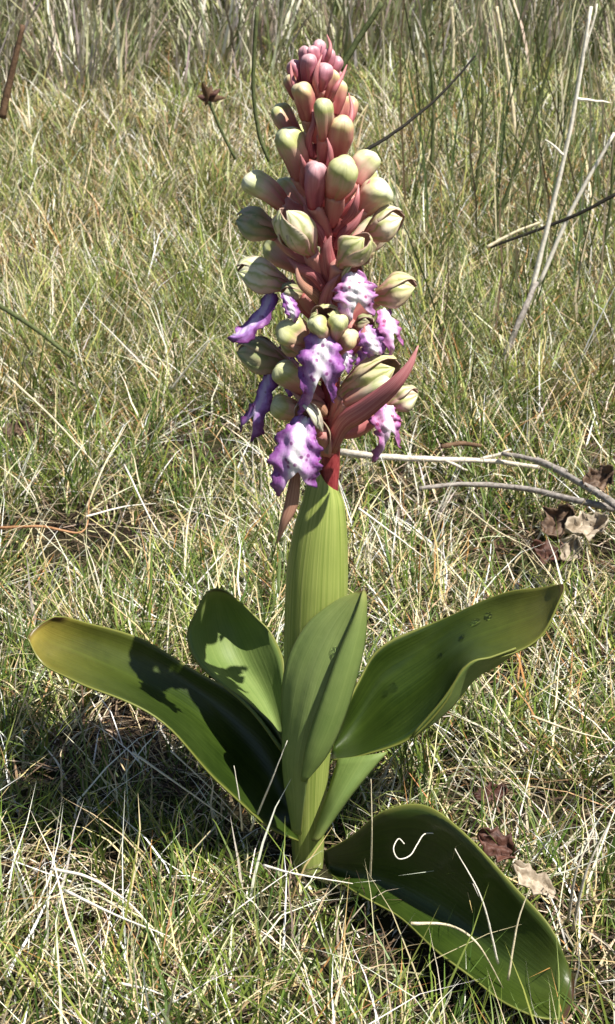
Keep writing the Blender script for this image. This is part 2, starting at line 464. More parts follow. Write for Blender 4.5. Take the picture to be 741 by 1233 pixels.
# leaf standing before the stem, its outer face seen, one half folded over
fl_ = leaf('leaf', [tri((351, 1000, -.016), (356, 1004, -.021), (362, 1006, -.024)),
    tri((345, 960, -.018), (355, 966, -.025), (367, 968, -.029)),
    tri((339, 905, -.018), (352, 920, -.028), (372, 925, -.034)),
    tri((338, 855, -.018), (360, 865, -.029), (388, 868, -.0345)),
    tri((346, 797, -.018), (374, 808, -.028), (406, 812, -.033)),
    tri((368, 752, -.019), (396, 760, -.026), (424, 764, -.030)),
    tri((403, 724, -.020), (419, 728, -.025), (434, 730, -.0275)),
    tri((430, 712, -.023), (435, 711, -.025), (439, 712, -.026))], LF, orchid, crease=.2, wav=.0012, seed=6)
fl_['label'] = 'pale folded leaf clasping the front of the stem'
leaf('leaf_fold', [tri((362, 940, -.0360), (366, 942, -.0365), (370, 940, -.0365)),
    tri((368, 900, -.0370), (382, 910, -.040), (396, 908, -.034)),
    tri((382, 855, -.0375), (400, 868, -.040), (418, 858, -.032)),
    tri((402, 800, -.0360), (418, 812, -.038), (434, 806, -.030)),
    tri((421, 755, -.0325), (431, 764, -.034), (441, 762, -.028)),
    tri((433, 724, -.0295), (438, 730, -.030), (443, 729, -.027)),
    tri((437, 710, -.0265), (439, 710, -.0268), (441, 712, -.0265))], [M_UNDER, M_LEAF, M_RIM], fl_, nu=11, nv=30, seed=2, wav=.0006)
# sheathed stem
RG = [(372, 1056, 16), (371, 1030, 19), (371, 980, 21), (372, 900, 27), (377, 800, 35), (381, 720, 37.5), (383, 680, 36.5), (386, 640, 32.5), (389, 612, 27), (392, 592, 20.5), (393, 578, 14)]
cs = [at(x, y, 0) for x, y, r in RG]; cs[0].z = min(cs[0].z, -.004)
path = [cr(cs, k / 39) for k in range(40)]; rad = [crf([r for _, _, r in RG], k / 39) * pxs(path[k]) for k in range(40)]
V, F, U = tube(path, rad, 28)
zt = path[-1].z
nV = []
for p in V:   # the sheath closes in a slanted, pointed mouth
    if p.z > zt - .012:
        k_ = (p.z - zt + .012) / .012
        p = p + Vector((0, 0, max(0, (path[-1].x - p.x) / rad[-1]) * .008 * k_ - max(0, (p.x - path[-1].x) / rad[-1]) * .005 * k_))
    nV.append(p)
stem = make('stem', nV, F, M_SHEATH, orchid, U)
AX = [(392, 660), (394, 610), (397, 570), (399, 520), (398, 460), (399, 400), (398, 330), (396, 260), (390, 200), (384, 140), (381, 90), (380, 60)]
axp = [at(x, y, 0) for x, y in AX]
path = [cr(axp, k / 59) for k in range(60)]
rad = [crf([12, 12, 12, 12, 12, 12, 12, 11, 10, 8, 6, 3], k / 59) * pxs(path[k]) for k in range(60)]
V, F, U = tube(path, rad, 12, .06, 3)
fs = make('flower_stem', V, F, M_AXIS, stem, U)
def axis_at(py):
    for k in range(len(path) - 1):
        pass
    z = at(395, py, 0).z
    return min(path, key=lambda p: abs(p.z - z))

CAMDIR = Vector((0, -math.cos(PITCH), math.sin(PITCH)))
def frame(B, T, up=None):
    a = T - B; l = a.length; a = a / l
    up = Vector((0, 0, 1)) if up is None else up
    if abs(a.dot(up)) > .96: up = Vector((0, -1, 0)) if a.z < 0 else Vector((0, 1, 0))
    s = a.cross(up).normalized(); nn = s.cross(a).normalized()
    return a, s, nn, l
def body(B, T, wpx, lobes=3, ph=0, seed=0):
    """three-lobed closed bud from base B to tip T"""
    r_ = random.Random(seed)
    a, s, nn, l = frame(B, T); W = 1.18 * wpx * pxs((B + T) / 2) / 2
    V, U, F = [], [], []; nr, ns = 16, 24
    bend = r_.uniform(-.06, .10) * l
    for j in range(nr):
        v = j / (nr - 1)
        r = W * max(.0, (min(1, .66 + .62 * v ** .9) if v < .58 else 1.0)) * (1 if v < .72 else math.sqrt(max(.002, 1 - ((v - .72) / .285) ** 2)))
        for i in range(ns):
            q = 2 * math.pi * i / ns
            rr = r * (1 + .10 * math.cos(lobes * (q - ph)) - .20 * max(0, math.cos(lobes * (q - ph) + math.pi)) ** 6 * (1 - .5 * v) + .05 * math.sin(5 * v + 2 * q + seed) + .03 * math.sin(9 * v - 3 * q + 2 * seed))
            V.append(B + a * (l * v) + nn * bend * math.sin(math.pi * v) + (s * math.cos(q) + nn * math.sin(q)) * rr); U.append((i / (ns - 1), v))
    for j in range(nr - 1):
        for i in range(ns):
            k = (i + 1) % ns; F.append((j * ns + i, j * ns + k, (j + 1) * ns + k, (j + 1) * ns + i))
    F.append(tuple(range(ns - 1, -1, -1))); F.append(tuple((nr - 1) * ns + i for i in range(ns)))
    return V, F, U
def ovary_geo(A, B, w0, w1, seed=0, sag=.25):
    r_ = random.Random(seed)
    mid = A.lerp(B, .5); out = Vector((mid.x - axis_at(0).x * 0 - A.x, mid.y - A.y, 0))
    d = (B - A).length
    P = [A, A.lerp(B, .33) + Vector((0, 0, -d * sag * .5)) , A.lerp(B, .68) + Vector((0, 0, -d * sag * .3)), B]
    pp = [cr(P, k / 11) for k in range(12)]
    rr = [(w0 + (w1 - w0) * (k / 11)) * (1 + .18 * math.sin(math.pi * k / 11)) for k in range(12)]
    V, F, U = tube(pp, rr, 9)
    # twisted ridges
    c = [pp[k] for k in range(12)]
    V = [c[i // 9] + (v - c[i // 9]) * (1 + .14 * math.cos(3 * (2 * math.pi * (i % 9) / 9 + (i // 9) * .25))) for i, v in enumerate(V)]
    return V, F, U
def lance_geo(P, wpx, nu=7, nv=20, cup=.35, face=None, tip=.0):
    """lanceolate blade along the points P, cupped round its middle"""
    face = CAMDIR if face is None else face
    V, U = [], []
    for j in range(nv):
        v = j / (nv - 1); p = cr(P, v); t = (cr(P, min(1, v + .03)) - cr(P, max(0, v - .03))).normalized()
        s = t.cross(face).normalized(); nn = s.cross(t).normalized()
        hw = wpx * pxs(p) / 2 * max(.03, (min(1, .55 + 1.6 * v) if v < .28 else 1) * (1 - max(0, (v - .25) / .75) ** 1.6) + tip * v)
        for i in range(nu):
            u = -1 + 2 * i / (nu - 1)
            V.append(p + s * hw * u - nn * hw * cup * u * u * 1.3); U.append((i / (nu - 1), v))
    return V, gridfaces(nu, nv), U
def bract(P, wpx, parent, m=None, name='bract', cup=.4):
    V, F, U = lance_geo([at(*p) for p in P], wpx, cup=cup)
    o = make(name, V, F, m or M_BRACT, parent, U); solid(o, .0006, off=0); return o
NB = [0]
def bud(base, tip, wpx, kind, root=None, br=None, bm=None):
    """base, tip: (px, py, Y)"""
    NB[0] += 1
    B, T = at(*base), at(*tip)
    V, F, U = body(B, T, wpx, ph=NB[0] * 1.1, seed=NB[0])
    o = make('flower_bud', V, F, M_BUD[kind], orchid, U)
    A = axis_at(root if root else base[1] + 28)
    B2 = B + (T - B).normalized() * .0008
    V, F, U = ovary_geo(A, B2, .0028, wpx * .66 * 1.18 / 2 * pxs(B) * 1.02, NB[0])
    make('ovary', V, F, M_OVARY, o, U)
    if br: bract(br[0], br[1], o, bm)
    return o
def hood_sepal(B, T, wpx, phi, half, parent, mats, lift=0.0, seed=0, up=None, ln=1.0, open_=0.0):
    a, s, nn, l = frame(B, T, up); W = 1.22 * wpx * pxs((B + T) / 2) / 2
    r_ = random.Random(seed); nu, nv = 15, 18; V, U = [], []
    for j in range(nv):
        v = j / (nv - 1)
        R = W * (math.sin(math.pi * min(1, (.10 + .90 * v)) * .5) if v < .55 else math.sqrt(max(.0, 1 - ((v - .55) / .47) ** 2)) * math.sin(math.pi * .5 * (.1 + .9 * .55)) + .0) + lift * v
        hw = math.radians(half) * (min(1, .7 + .8 * v)) * (1 if v < .45 else math.sqrt(max(.0, 1 - ((v - .45) / .552) ** 2.4)))
        for i in range(nu):
            u = -1 + 2 * i / (nu - 1); q = math.radians(phi) + u * hw
            rr = R * (1 + .07 * math.sin(v * 7 + seed + 3 * u) + .035 * math.sin(v * 4 + u * 11 + seed) + .16 * abs(u) ** 3 * v * math.sin(seed * 2.1 + (1 if u > 0 else 3) + v * 6) + .10 * v * u * u) + open_ * abs(u) ** 2 * v
            V.append(B + a * (l * v * ln) + (s * math.cos(q) + nn * math.sin(q)) * rr); U.append((i / (nu - 1), v))
    o = make('sepal', V, gridfaces(nu, nv), mats, parent, U); solid(o, .0005, 1, 0); return o
def lip(P, W, kind, parent, notch=.35, ruf=.12, face=None, name='lip', arms=True, seed=0):
    """P: points (px, py, Y) down the lip; W: half widths in pixels along it"""
    face = CAMDIR if face is None else Vector(face).normalized()
    pts = [at(*p) for p in P]; nu, nv = 21, 40; V, U = [], []
    sc = pxs(pts[0]); wm = max(W) * sc; r_ = random.Random(seed)
    ph1, ph2 = r_.uniform(0, 6), r_.uniform(0, 6)
    for j in range(nv):
        for i in range(nu):
            u = -1 + 2 * i / (nu - 1)
            vv = j / (nv - 1) * (1 - notch * (1 - abs(u)) ** 1.4 * (j / (nv - 1)) ** 3 * (.8 + .3 * math.sin(u * 2 + ph1)))
            vv *= 1 - .10 * (u * (1 if ph1 > 3 else -1) > 0) * (j / (nv - 1)) ** 2
            p = cr(pts, vv); t = (cr(pts, min(1, vv + .03)) - cr(pts, max(0, vv - .03))).normalized()
            s = t.cross(face).normalized(); nn = s.cross(t).normalized()
            hw = crf(W, vv) * sc * (1 + .10 * math.sin(vv * 24 + ph2 + (2 if u > 0 else 0)) * abs(u))
            hw *= 1 + abs(u) ** 4 * (.05 * math.sin(vv * 47 + ph1 * 3 + (2.5 if u > 0 else 0)) + .05 * math.sin(vv * 79 + ph2 * 5 + (1 if u > 0 else 0)) + .04 * math.sin(vv * 29 + ph2))
            off = ruf * wm * (.35 * math.sin(vv * 33 + u * 7 + ph1) + .3 * math.sin(u * 13 + vv * 9) + 1.25 * abs(u) ** 2 * math.sin(vv * 21 + ph1 + (1.7 if u > 0 else 0)) + .5 * math.sin(u * 5 + vv * 7 + ph2)) - .35 * hw * u * u
            V.append(p + s * hw * u + nn * off); U.append((i / (nu - 1), j / (nv - 1)))
    o = make(name, V, gridfaces(nu, nv), M_LIP[kind], parent, U); solid(o, .0005, off=0); return o
NF = [0]
def flower(base, tip, wpx, kind, root, lp=None, up=None, phis=(90, 20, 160), half=62, extra=()):
    NF[0] += 1
    B, T = at(*base), at(*tip)
    A = axis_at(root)
    V, F, U = ovary_geo(A, B + (T - B) * .04, .0028, .0040, NF[0] + 50)
    fl = make('flower', V, F, M_OVARY, orchid, U)
    mats = [M_SIN, M_SEP[kind]]
    for k, ph in enumerate(phis):
        hood_sepal(B, T, wpx * (1.0 if k == 0 else .93), ph, half * (1 if k == 0 else .92), fl, mats, 0, NF[0] * 3 + k, up, (1.0, .95, .97)[k % 3])
    # column inside the hood
    a, s, nn, l = frame(B, T, up)
    V, F, U = tube([B + a * l * k - nn * l * .05 for k in (.02, .2, .4, .55)], [.0022, .0026, .0024, .001], 8)
    make('column', V, F, M_OVARY, fl, U)
    if lp:
        kw = dict(lp[3]) if len(lp) > 3 else {}
        lip(lp[0], lp[1], lp[2], fl, seed=NF[0], **kw)
    return fl

# --- top of the spike: tight pink buds
bud((381, 84, -.004), (385, 47, -.003), 15, 'r')
bud((372, 92, .000), (366, 55, .002), 14, 'r')
bud((389, 90, -.010), (399, 58, -.010), 14, 'r')
bud((395, 96, .000), (409, 68, .002), 15, 'r')
bud((380, 80, -.012), (376, 55, -.013), 13, 'r')
bud((371, 99, -.014), (373, 65, -.017), 17, 'r')
bud((386, 108, -.016), (393, 76, -.019), 18, 'r')
bud((362, 100, .004), (352, 72, .006), 15, 'r')
bud((396, 122, -.014), (402, 84, -.016), 15, 'o')
bud((359, 118, .002), (347, 90, .004), 16, 'o')
bud((402, 138, -.006), (411, 96, -.006), 17, 'o')
bud((384, 92, .012), (384, 60, .014), 15, 'r')
bud((372, 110, .014), (362, 80, .018), 15, 'r')
bud((396, 110, .014), (408, 84, .018), 15, 'r')
# --- green-tipped buds
bud((371, 142, -.018), (361, 101, -.026), 22, 'o', br=([(381, 150, -.012), (378, 128, -.016), (388, 108, -.018), (397, 98, -.017)], 6))
bud((390, 166, -.020), (389, 119, -.030), 20, 'g')
bud((406, 190, -.016), (414, 140, -.024), 25, 'o')
bud((354, 162, .004), (333, 126, .008), 23, 'g')
bud((361, 212, -.014), (342, 155, -.022), 29, 'g', br=([(377, 235, -.012), (367, 218, -.020), (366, 200, -.025), (362, 186, -.026)], 11))
bud((378, 248, -.022), (381, 196, -.032), 24, 'r')
bud((404, 234, -.020), (417, 192, -.034), 31, 'g')
bud((426, 220, .000), (452, 184, .004), 27, 'p')
bud((436, 250, -.008), (468, 224, -.012), 32, 'p', br=([(410, 262, -.010), (425, 246, -.014), (438, 232, -.012), (446, 216, -.010)], 10))
bud((340, 245, -.006), (294, 214, -.010), 27, 'p')
bud((412, 160, .012), (424, 116, .018), 20, 'o')
bud((400, 190, .018), (408, 140, .026), 22, 'g')
bud((372, 200, .018), (356, 150, .026), 22, 'g')
bud((420, 240, .020), (446, 200, .030), 24, 'g')
bud((370, 260, .020), (336, 216, .030), 24, 'g')
# --- opening flowers in the middle
flower((338, 284, .000), (284, 266, .002), 46, 'd', 318)  # back-left hood, its shade put into the dull sepal colour
flower((376, 306, -.016), (342, 250, -.030), 48, 'p', 340, phis=(-90, -15, -165), half=70)
flower((440, 287, -.006), (488, 262, -.010), 48, 'p', 318)
flower((408, 320, -.022), (442, 283, -.032), 42, 'g', 345, phis=(-90, -10, -170), half=70)
bud((428, 318, -.022), (447, 300, -.030), 16, 'o', 345)
bud((424, 300, .018), (462, 268, .030), 30, 'p', 330)
bud((366, 320, .020), (322, 290, .032), 30, 'g', 345)
# left flower, violet lip with its shade painted into the colour
flower((348, 345, -.006), (284, 328, -.010), 50, 'p', 385,
       ([(326, 352, -.010), (318, 372, -.014), (303, 390, -.018), (288, 402, -.020), (274, 400, -.018)], [9, 14, 13, 12, 6], 'd', dict(notch=.2, face=(-.55, -.6, .4))))
lipo = flower((366, 352, -.012), (340, 352, -.020), 22, 'd', 385,
       ([(344, 352, -.020), (349, 366, -.023), (353, 378, -.024), (352, 388, -.022)], [6, 8, 8, 4], 'v', dict(notch=.1)))
# right hood with a pale spotted lip
flower((448, 362, -.006), (503, 346, -.010), 46, 'g', 400,
       ([(463, 372, -.014), (470, 388, -.020), (475, 405, -.022), (481, 430, -.020)], [8, 16, 14, 10], 'k', dict(notch=.4, face=(.5, -.7, .4))))
# centre flower, broad pale lip
flower((418, 345, -.018), (430, 318, -.030), 26, 'g', 385,
       ([(424, 328, -.030), (427, 345, -.036), (430, 365, -.038), (434, 394, -.034)], [10, 24, 23, 15], 'w', dict(notch=.3)))
# centre flower with long violet lip
flower((402, 412, -.020), (388, 378, -.038), 46, 'g', 440,
       ([(391, 396, -.036), (388, 415, -.041), (386, 440, -.044), (383, 470, -.043), (384, 503, -.038)], [10, 22, 27, 21, 24], 'v', dict(notch=.42)), phis=(90, 15, 165), half=64)
bud((408, 418, -.026), (424, 402, -.036), 23, 'o', 440)
bud((398, 410, -.030), (378, 386, -.042), 21, 'g', 440)
bud((401, 410, -.030), (410, 382, -.042), 20, 'g', 440)
# violet lip showing between the right-hand flowers
flower((428, 392, -.010), (448, 388, -.018), 22, 'd', 425,
       ([(440, 392, -.018), (446, 405, -.024), (452, 420, -.025), (456, 434, -.022)], [8, 15, 14, 8], 'v', dict(notch=.25)))
# big right hood over the red bract
flower((410, 476, -.012), (481, 440, -.024), 52, 'g', 510,
       ([(428, 432, -.018), (418, 428, -.026), (415, 440, -.028), (413, 456, -.026)], [5, 9, 9, 6], 'v', dict(notch=.2)), phis=(90, 5, 175), half=66)
bud((418, 484, -.020), (470, 458, -.032), 20, 'p', 510)
# far right hood and its hanging lip
flower((466, 492, .004), (505, 474, .004), 34, 'p', 520,
       ([(470, 488, -.004), (468, 505, -.009), (470, 525, -.010), (468, 556, -.006)], [9, 19, 15, 20], 'k', dict(notch=.5, face=(.3, -.8, .3))))
# left lower hood and lip, shade painted into both colours
flower((348, 440, -.004), (284, 424, -.004), 50, 'd', 480,
       ([(324, 450, -.008), (319, 468, -.012), (311, 490, -.015), (299, 512, -.014), (290, 528, -.010)], [9, 13, 13, 18, 10], 'd', dict(notch=.4, face=(-.5, -.7, .4))))
bud((366, 470, -.012), (334, 442, -.022), 26, 'g', 500)
bud((372, 420, -.012), (338, 392, -.020), 32, 'g', 450)
bud((368, 498, -.010), (328, 486, -.018), 24, 'g', 520)
# lowest front flower
flower((386, 520, -.022), (360, 488, -.038), 30, 'w', 545,
       ([(370, 502, -.034), (362, 520, -.039), (357, 548, -.043), (356, 575, -.043), (356, 604, -.038)], [9, 21, 30, 29, 25], 'v', dict(notch=.3)), phis=(90, 20, 160))
hood_sepal(at(392, 548, -.018), at(375, 505, -.026), 28, 90, 60, orchid.children[-1], [M_SIN, M_SEP['d']], seed=91)
# flowers round the back of the spike
flower((408, 420, .020), (448, 392, .034), 40, 'g', 440, ([(440, 400, .036), (448, 430, .040), (450, 470, .036)], [8, 18, 14], 'v', dict(face=(.2, .9, .2))))
flower((382, 430, .022), (342, 402, .036), 40, 'g', 450, ([(346, 408, .038), (338, 440, .042), (336, 480, .036)], [8, 18, 14], 'v', dict(face=(-.2, .9, .2))))
flower((400, 500, .020), (420, 466, .036), 36, 'p', 520, ([(418, 474, .038), (422, 500, .042), (424, 530, .036)], [8, 18, 14], 'v', dict(face=(.2, .9, .2))))
flower((392, 350, .020), (380, 312, .034), 36, 'g', 370)
# --- free bracts
k = stem
bract([(398, 545, -.010), (412, 512, -.022), (440, 492, -.034), (472, 466, -.042), (492, 442, -.042), (504, 416, -.038)], 25, k, cup=.3)
bract([(399, 345, -.010), (396, 322, -.017), (394, 300, -.020), (399, 284, -.020)], 21, k)
bract([(402, 390, -.012), (392, 368, -.020), (398, 344, -.024), (410, 330, -.024)], 16, k)
bract([(392, 300, -.012), (384, 280, -.018), (372, 262, -.022), (366, 246, -.022)], 14, k)
bract([(404, 300, -.012), (414, 282, -.018), (428, 268, -.020), (438, 252, -.018)], 13, k)
bract([(392, 350, -.012), (378, 330, -.016), (360, 322, -.018), (346, 310, -.016)], 16, k)
bract([(394, 372, -.012), (380, 356, -.020), (362, 340, -.024), (356, 318, -.022)], 13, k, M_BRACT_B)
bract([(396, 450, -.012), (380, 436, -.020), (362, 422, -.024), (342, 410, -.022)], 18, k, M_BRACT_B)
bract([(394, 500, -.012), (384, 490, -.016), (366, 484, -.018), (350, 470, -.016)], 14, k, M_BRACT_B)
bract([(358, 560, -.036), (351, 606, -.037), (342, 630, -.037), (334, 654, -.033)], 16, k, M_BRACT_B)
bract([(400, 440, -.012), (420, 424, -.018), (434, 408, -.022), (440, 392, -.020)], 14, k)
bract([(396, 420, -.014), (404, 400, -.020), (404, 380, -.024), (398, 362, -.024)], 14, k)
bract([(390, 240, -.010), (386, 222, -.016), (394, 204, -.018), (400, 186, -.016)], 12, k)
bract([(392, 268, -.010), (400, 248, -.018), (400, 232, -.022), (396, 216, -.022)], 12, k)

for P_, w_ in (([(384, 120, -.016), (380, 100, -.022), (382, 82, -.022), (388, 66, -.018)], 7), ([(392, 130, -.014), (403, 108, -.020), (412, 92, -.016), (418, 78, -.010)], 6),
               ([(372, 130, -.014), (358, 108, -.016), (352, 92, -.012), (350, 76, -.006)], 7), ([(388, 84, -.010), (396, 66, -.014), (398, 54, -.012), (394, 42, -.008)], 5),
               ([(404, 176, -.014), (420, 150, -.016), (424, 130, -.012), (420, 112, -.008)], 7), ([(376, 190, -.016), (372, 168, -.022), (378, 148, -.024), (376, 130, -.022)], 8),
               ([(384, 215, -.018), (396, 200, -.026), (398, 182, -.028), (394, 166, -.026)], 9), ([(412, 270, -.016), (424, 256, -.024), (430, 240, -.026), (432, 222, -.022)], 10)):
    bract(P_, w_, stem)

# drops of water on the leaves
def drop(px, py, r):
    """a flattened bead sitting on whichever leaf lies there"""
    d = ray(px, py).normalized(); best = None
    for t in LEAFTREE:
        h = t.ray_cast(CAM, d)
        if h[0] is not None and (best is None or h[3] < best[3]): best = h
    c, nn = best[0], best[1]
    if nn.dot(d) > 0: nn = -nn
    e1 = nn.cross(Vector((0, 0, 1))).normalized(); e2 = nn.cross(e1)
    V, F = [], []; nr, ns = 6, 14
    for j in range(nr):
        q = j / (nr - 1) * math.pi / 2
        for i in range(ns):
            f = 2 * math.pi * i / ns
            V.append(c + (e1 * math.cos(f) + e2 * math.sin(f) * 1.15) * math.cos(q) * r * (1 + .1 * math.sin(2 * f + px)) + nn * (math.sin(q) * r * .38 - .0001))
    for j in range(nr - 1):
        for i in range(ns): F.append((j * ns + i, j * ns + (i + 1) % ns, (j + 1) * ns + (i + 1) % ns, (j + 1) * ns + i))
    F.append(tuple(range(ns - 1, -1, -1))); F.append(tuple((nr - 1) * ns + i for i in range(ns)))
    return make('water_drop', V, F, M_WATER)

# ------------------------------------------------------------------ twigs, stalks and straws one can pick out
def stalk(name, label, cat, P, r0, r1, m, h=None, group=None, jit=.1, n=18, seed=0, forks=()):
    """P: (px, py) + height over ground h, or (px, py, Y)"""
    r_ = random.Random(seed + len(P) * 7 + int(P[0][0]))
    pts = [at(*p) if h is None else at_h(p[0], p[1], h if isinstance(h, (int, float)) else h[i]) for i, p in enumerate(P)]
    sc = [pxs(p) for p in pts]
    pp = [cr(pts, k / (n - 1)) for k in range(n)]
    amp = .25 * jit
    L = (pts[-1] - pts[0]).length
    pp = [p + Vector((r_.uniform(-1, 1), r_.uniform(-1, 1), r_.uniform(-1, 1))) * L * .012 * amp * 4 for p in pp]
    s_ = sum(sc) / len(sc)
    rr = [(r0 + (r1 - r0) * k / (n - 1)) * s_ for k in range(n)]
    parts = [tube(pp, rr, 6, jit, seed)]
    for (t, dx, dy, dl) in forks:
        a = cr(pts, t); b = a + Vector((dx * s_, dl * s_, -dy * s_))
        q = [a.lerp(b, k / 5) + Vector((r_.uniform(-1, 1), 0, r_.uniform(-1, 1))) * s_ * 1.2 for k in range(6)]; q[0] = a
        parts.append(tube(q, [r1 * s_ * (1.1 - .13 * k) for k in range(6)], 5, jit, seed))
    V, F, U = mesh_join(parts)
    o = make(name, V, F, m, None, U)
    return tag(o, label, cat, group)
# lying twigs to the right
stalk('dead_twig', 'bleached twig lying in grass behind the orchid stem', 'twig', [(408, 544), (450, 549), (520, 553), (590, 555), (650, 563)], 5, 2.5, W_PALE, .045, seed=1, forks=((.55, 30, 14, 0), (.7, 40, -12, 5)))
stalk('dead_twig', 'grey twig bowed over the grass beside brown leaves', 'twig', [(505, 588), (560, 583), (630, 588), (690, 602), (739, 612)], 2.5, 5, W_GREY, .045, seed=2)
stalk('dead_twig', 'grey forked twig slanting down to the bowed twig', 'twig', [(605, 546), (650, 556), (700, 582), (745, 610)], 3, 5, W_GREY, .055, seed=3, forks=((.3, 40, 14, 0),))
stalk('dead_twig', 'knobbly brown twig end lying above the bleached twig', 'twig', [(532, 538), (556, 534), (580, 537)], 3.4, 2.2, W_BROWN, .05, seed=4, n=8, jit=.25)
# standing stalks behind
stalk('dead_stalk', 'thick grey weathered stalk leaning out of the grass', 'stalk', [(580, 492, .86), (606, 434, .87), (632, 372, .88), (646, 340, .9)], 4.6, 3.2, W_GREY, seed=5, jit=.15)
stalk('dry_stalk', 'tall bleached stalk rising from the thick grey stalk', 'stalk', [(640, 352, .9), (660, 270, .9), (690, 140, .9), (712, 8, .9)], 3.4, 2, W_WHITE, seed=6, forks=((.55, -24, -20, 0), (.72, 40, 4, 5), (.85, 14, -60, 0)))
stalk('dry_stalk', 'slanting pale stalk crossing the dark leaning twig', 'stalk', [(648, 345, 1.0), (690, 250, 1.0), (740, 160, 1.0)], 3, 2, W_WHITE, seed=7)
stalk('dry_stalk', 'thin cream stalk standing alone among green stems', 'stalk', [(622, 170, 1.9), (612, 90, 1.9), (598, 8, 1.9)], 2.6, 2, W_STRAW, seed=8)
stalk('dry_stalk', 'thin cream stalk with a bent fork near the scrub', 'stalk', [(545, 85, 2.3), (546, 50, 2.3), (544, 8, 2.3)], 2.6, 2, W_STRAW, seed=81, forks=((.4, 22, -26, 0),))
stalk('dark_twig', 'bare black twig slanting up beside the buds', 'twig', [(436, 184, .28), (480, 156, .32), (520, 124, .35), (548, 96, .37), (572, 68, .4)], 2.2, 1.3, W_DARK, seed=9)
stalk('bare_stalk', 'dark upright stem bending in towards the flower spike', 'stem', [(324, 194, .5), (312, 160, .5), (305, 100, .5), (310, 8, .5)], 2.2, 2.5, W_OLIVE, seed=10)
stalk('bare_stalk', 'olive stem slanting away behind the topmost buds', 'stem', [(410, 84, .5), (430, 50, .5), (460, 4, .5)], 4, 3, W_OLIVE, seed=11)
stalk('dark_twig', 'dark leaning twig with a pale broken middle', 'twig', [(745, 232, .95), (700, 256, .95), (650, 276, .95), (590, 298, .95)], 2.6, 1.8, W_DARK, seed=12)
stalk('dead_stalk', 'pale broken stalk lying along the dark leaning twig', 'stalk', [(586, 298, .9), (620, 280, .9), (650, 268, .9)], 2.3, 1.6, W_STRAW, seed=13)
stalk('bare_stalk', 'thick dark red-brown stem leaning alone near the scrub', 'stem', [(2, 142, .7), (14, 90, .7), (28, 30, .7)], 5, 3, W_BROWN, seed=14)
stalk('bare_stalk', 'curved olive-grey stem arching low over the grass', 'stem', [(-4, 366), (40, 394), (86, 430)], 3.4, 2.6, W_OLIVE, (.09, .08, .06), seed=15)
stalk('bare_stalk', 'branched dark stem with side shoots behind the grey stalk', 'stem', [(588, 300, 1.3), (612, 230, 1.3), (640, 150, 1.3), (668, 60, 1.3)], 3, 1.5, W_OLIVE, seed=16, forks=((.4, 30, -40, 0), (.55, -26, -34, 0), (.7, 18, -36, 0), (.25, 26, -30, 0)))
for i, (x0, y0, x1, y1, Y, lab) in enumerate([(520, 205, 512, 20, 1.7, 'slender green stem with fine side shoots above the black twig'),
        (572, 230, 580, 90, 1.6, 'slender green stem with side shoots by the branched stem'),
        (722, 330, 738, 150, 1.2, 'slender green stem rising past the slanting pale stalk')]):
    stalk('green_stalk', lab, 'stem', [(x0, y0, Y), ((x0 + x1) / 2 + 6, (y0 + y1) / 2, Y), (x1, y1, Y)], 2.6, 1.4, W_OLIVE, seed=20 + i, forks=((.3, 16, -22, 0), (.45, -14, -22, 0), (.6, 14, -20, 0), (.75, -10, -18, 0)))
# withered flower head
sh = empty('withered_flower', at(282, 190, .9))
V, F, U = tube([cr([at(284, 192, .9), at(268, 160, .9), at(252, 122, .9)], k / 9) for k in range(10)], [.0016] * 10, 6, .1, 2)
make('stem', V, F, W_OLIVE, sh, U)
for i, (dx, dy) in enumerate([(-8, -22), (10, -6), (22, -2), (-14, -4), (4, -18), (16, -14), (-4, 8)]):
    a = at(251, 120, .9); b = at(251 + dx, 120 + dy, .9 + .004 * (i - 3))
    V, F, U = lance_geo([a, a.lerp(b, .5) + Vector((0, 0, .001)), b], 9, nu=5, nv=8)
    make('withered_bract', V, F, D_RED if i % 2 else W_BROWN, sh, U)
tag(sh, 'withered brown flower head on a thin stem in the grass', 'flower')

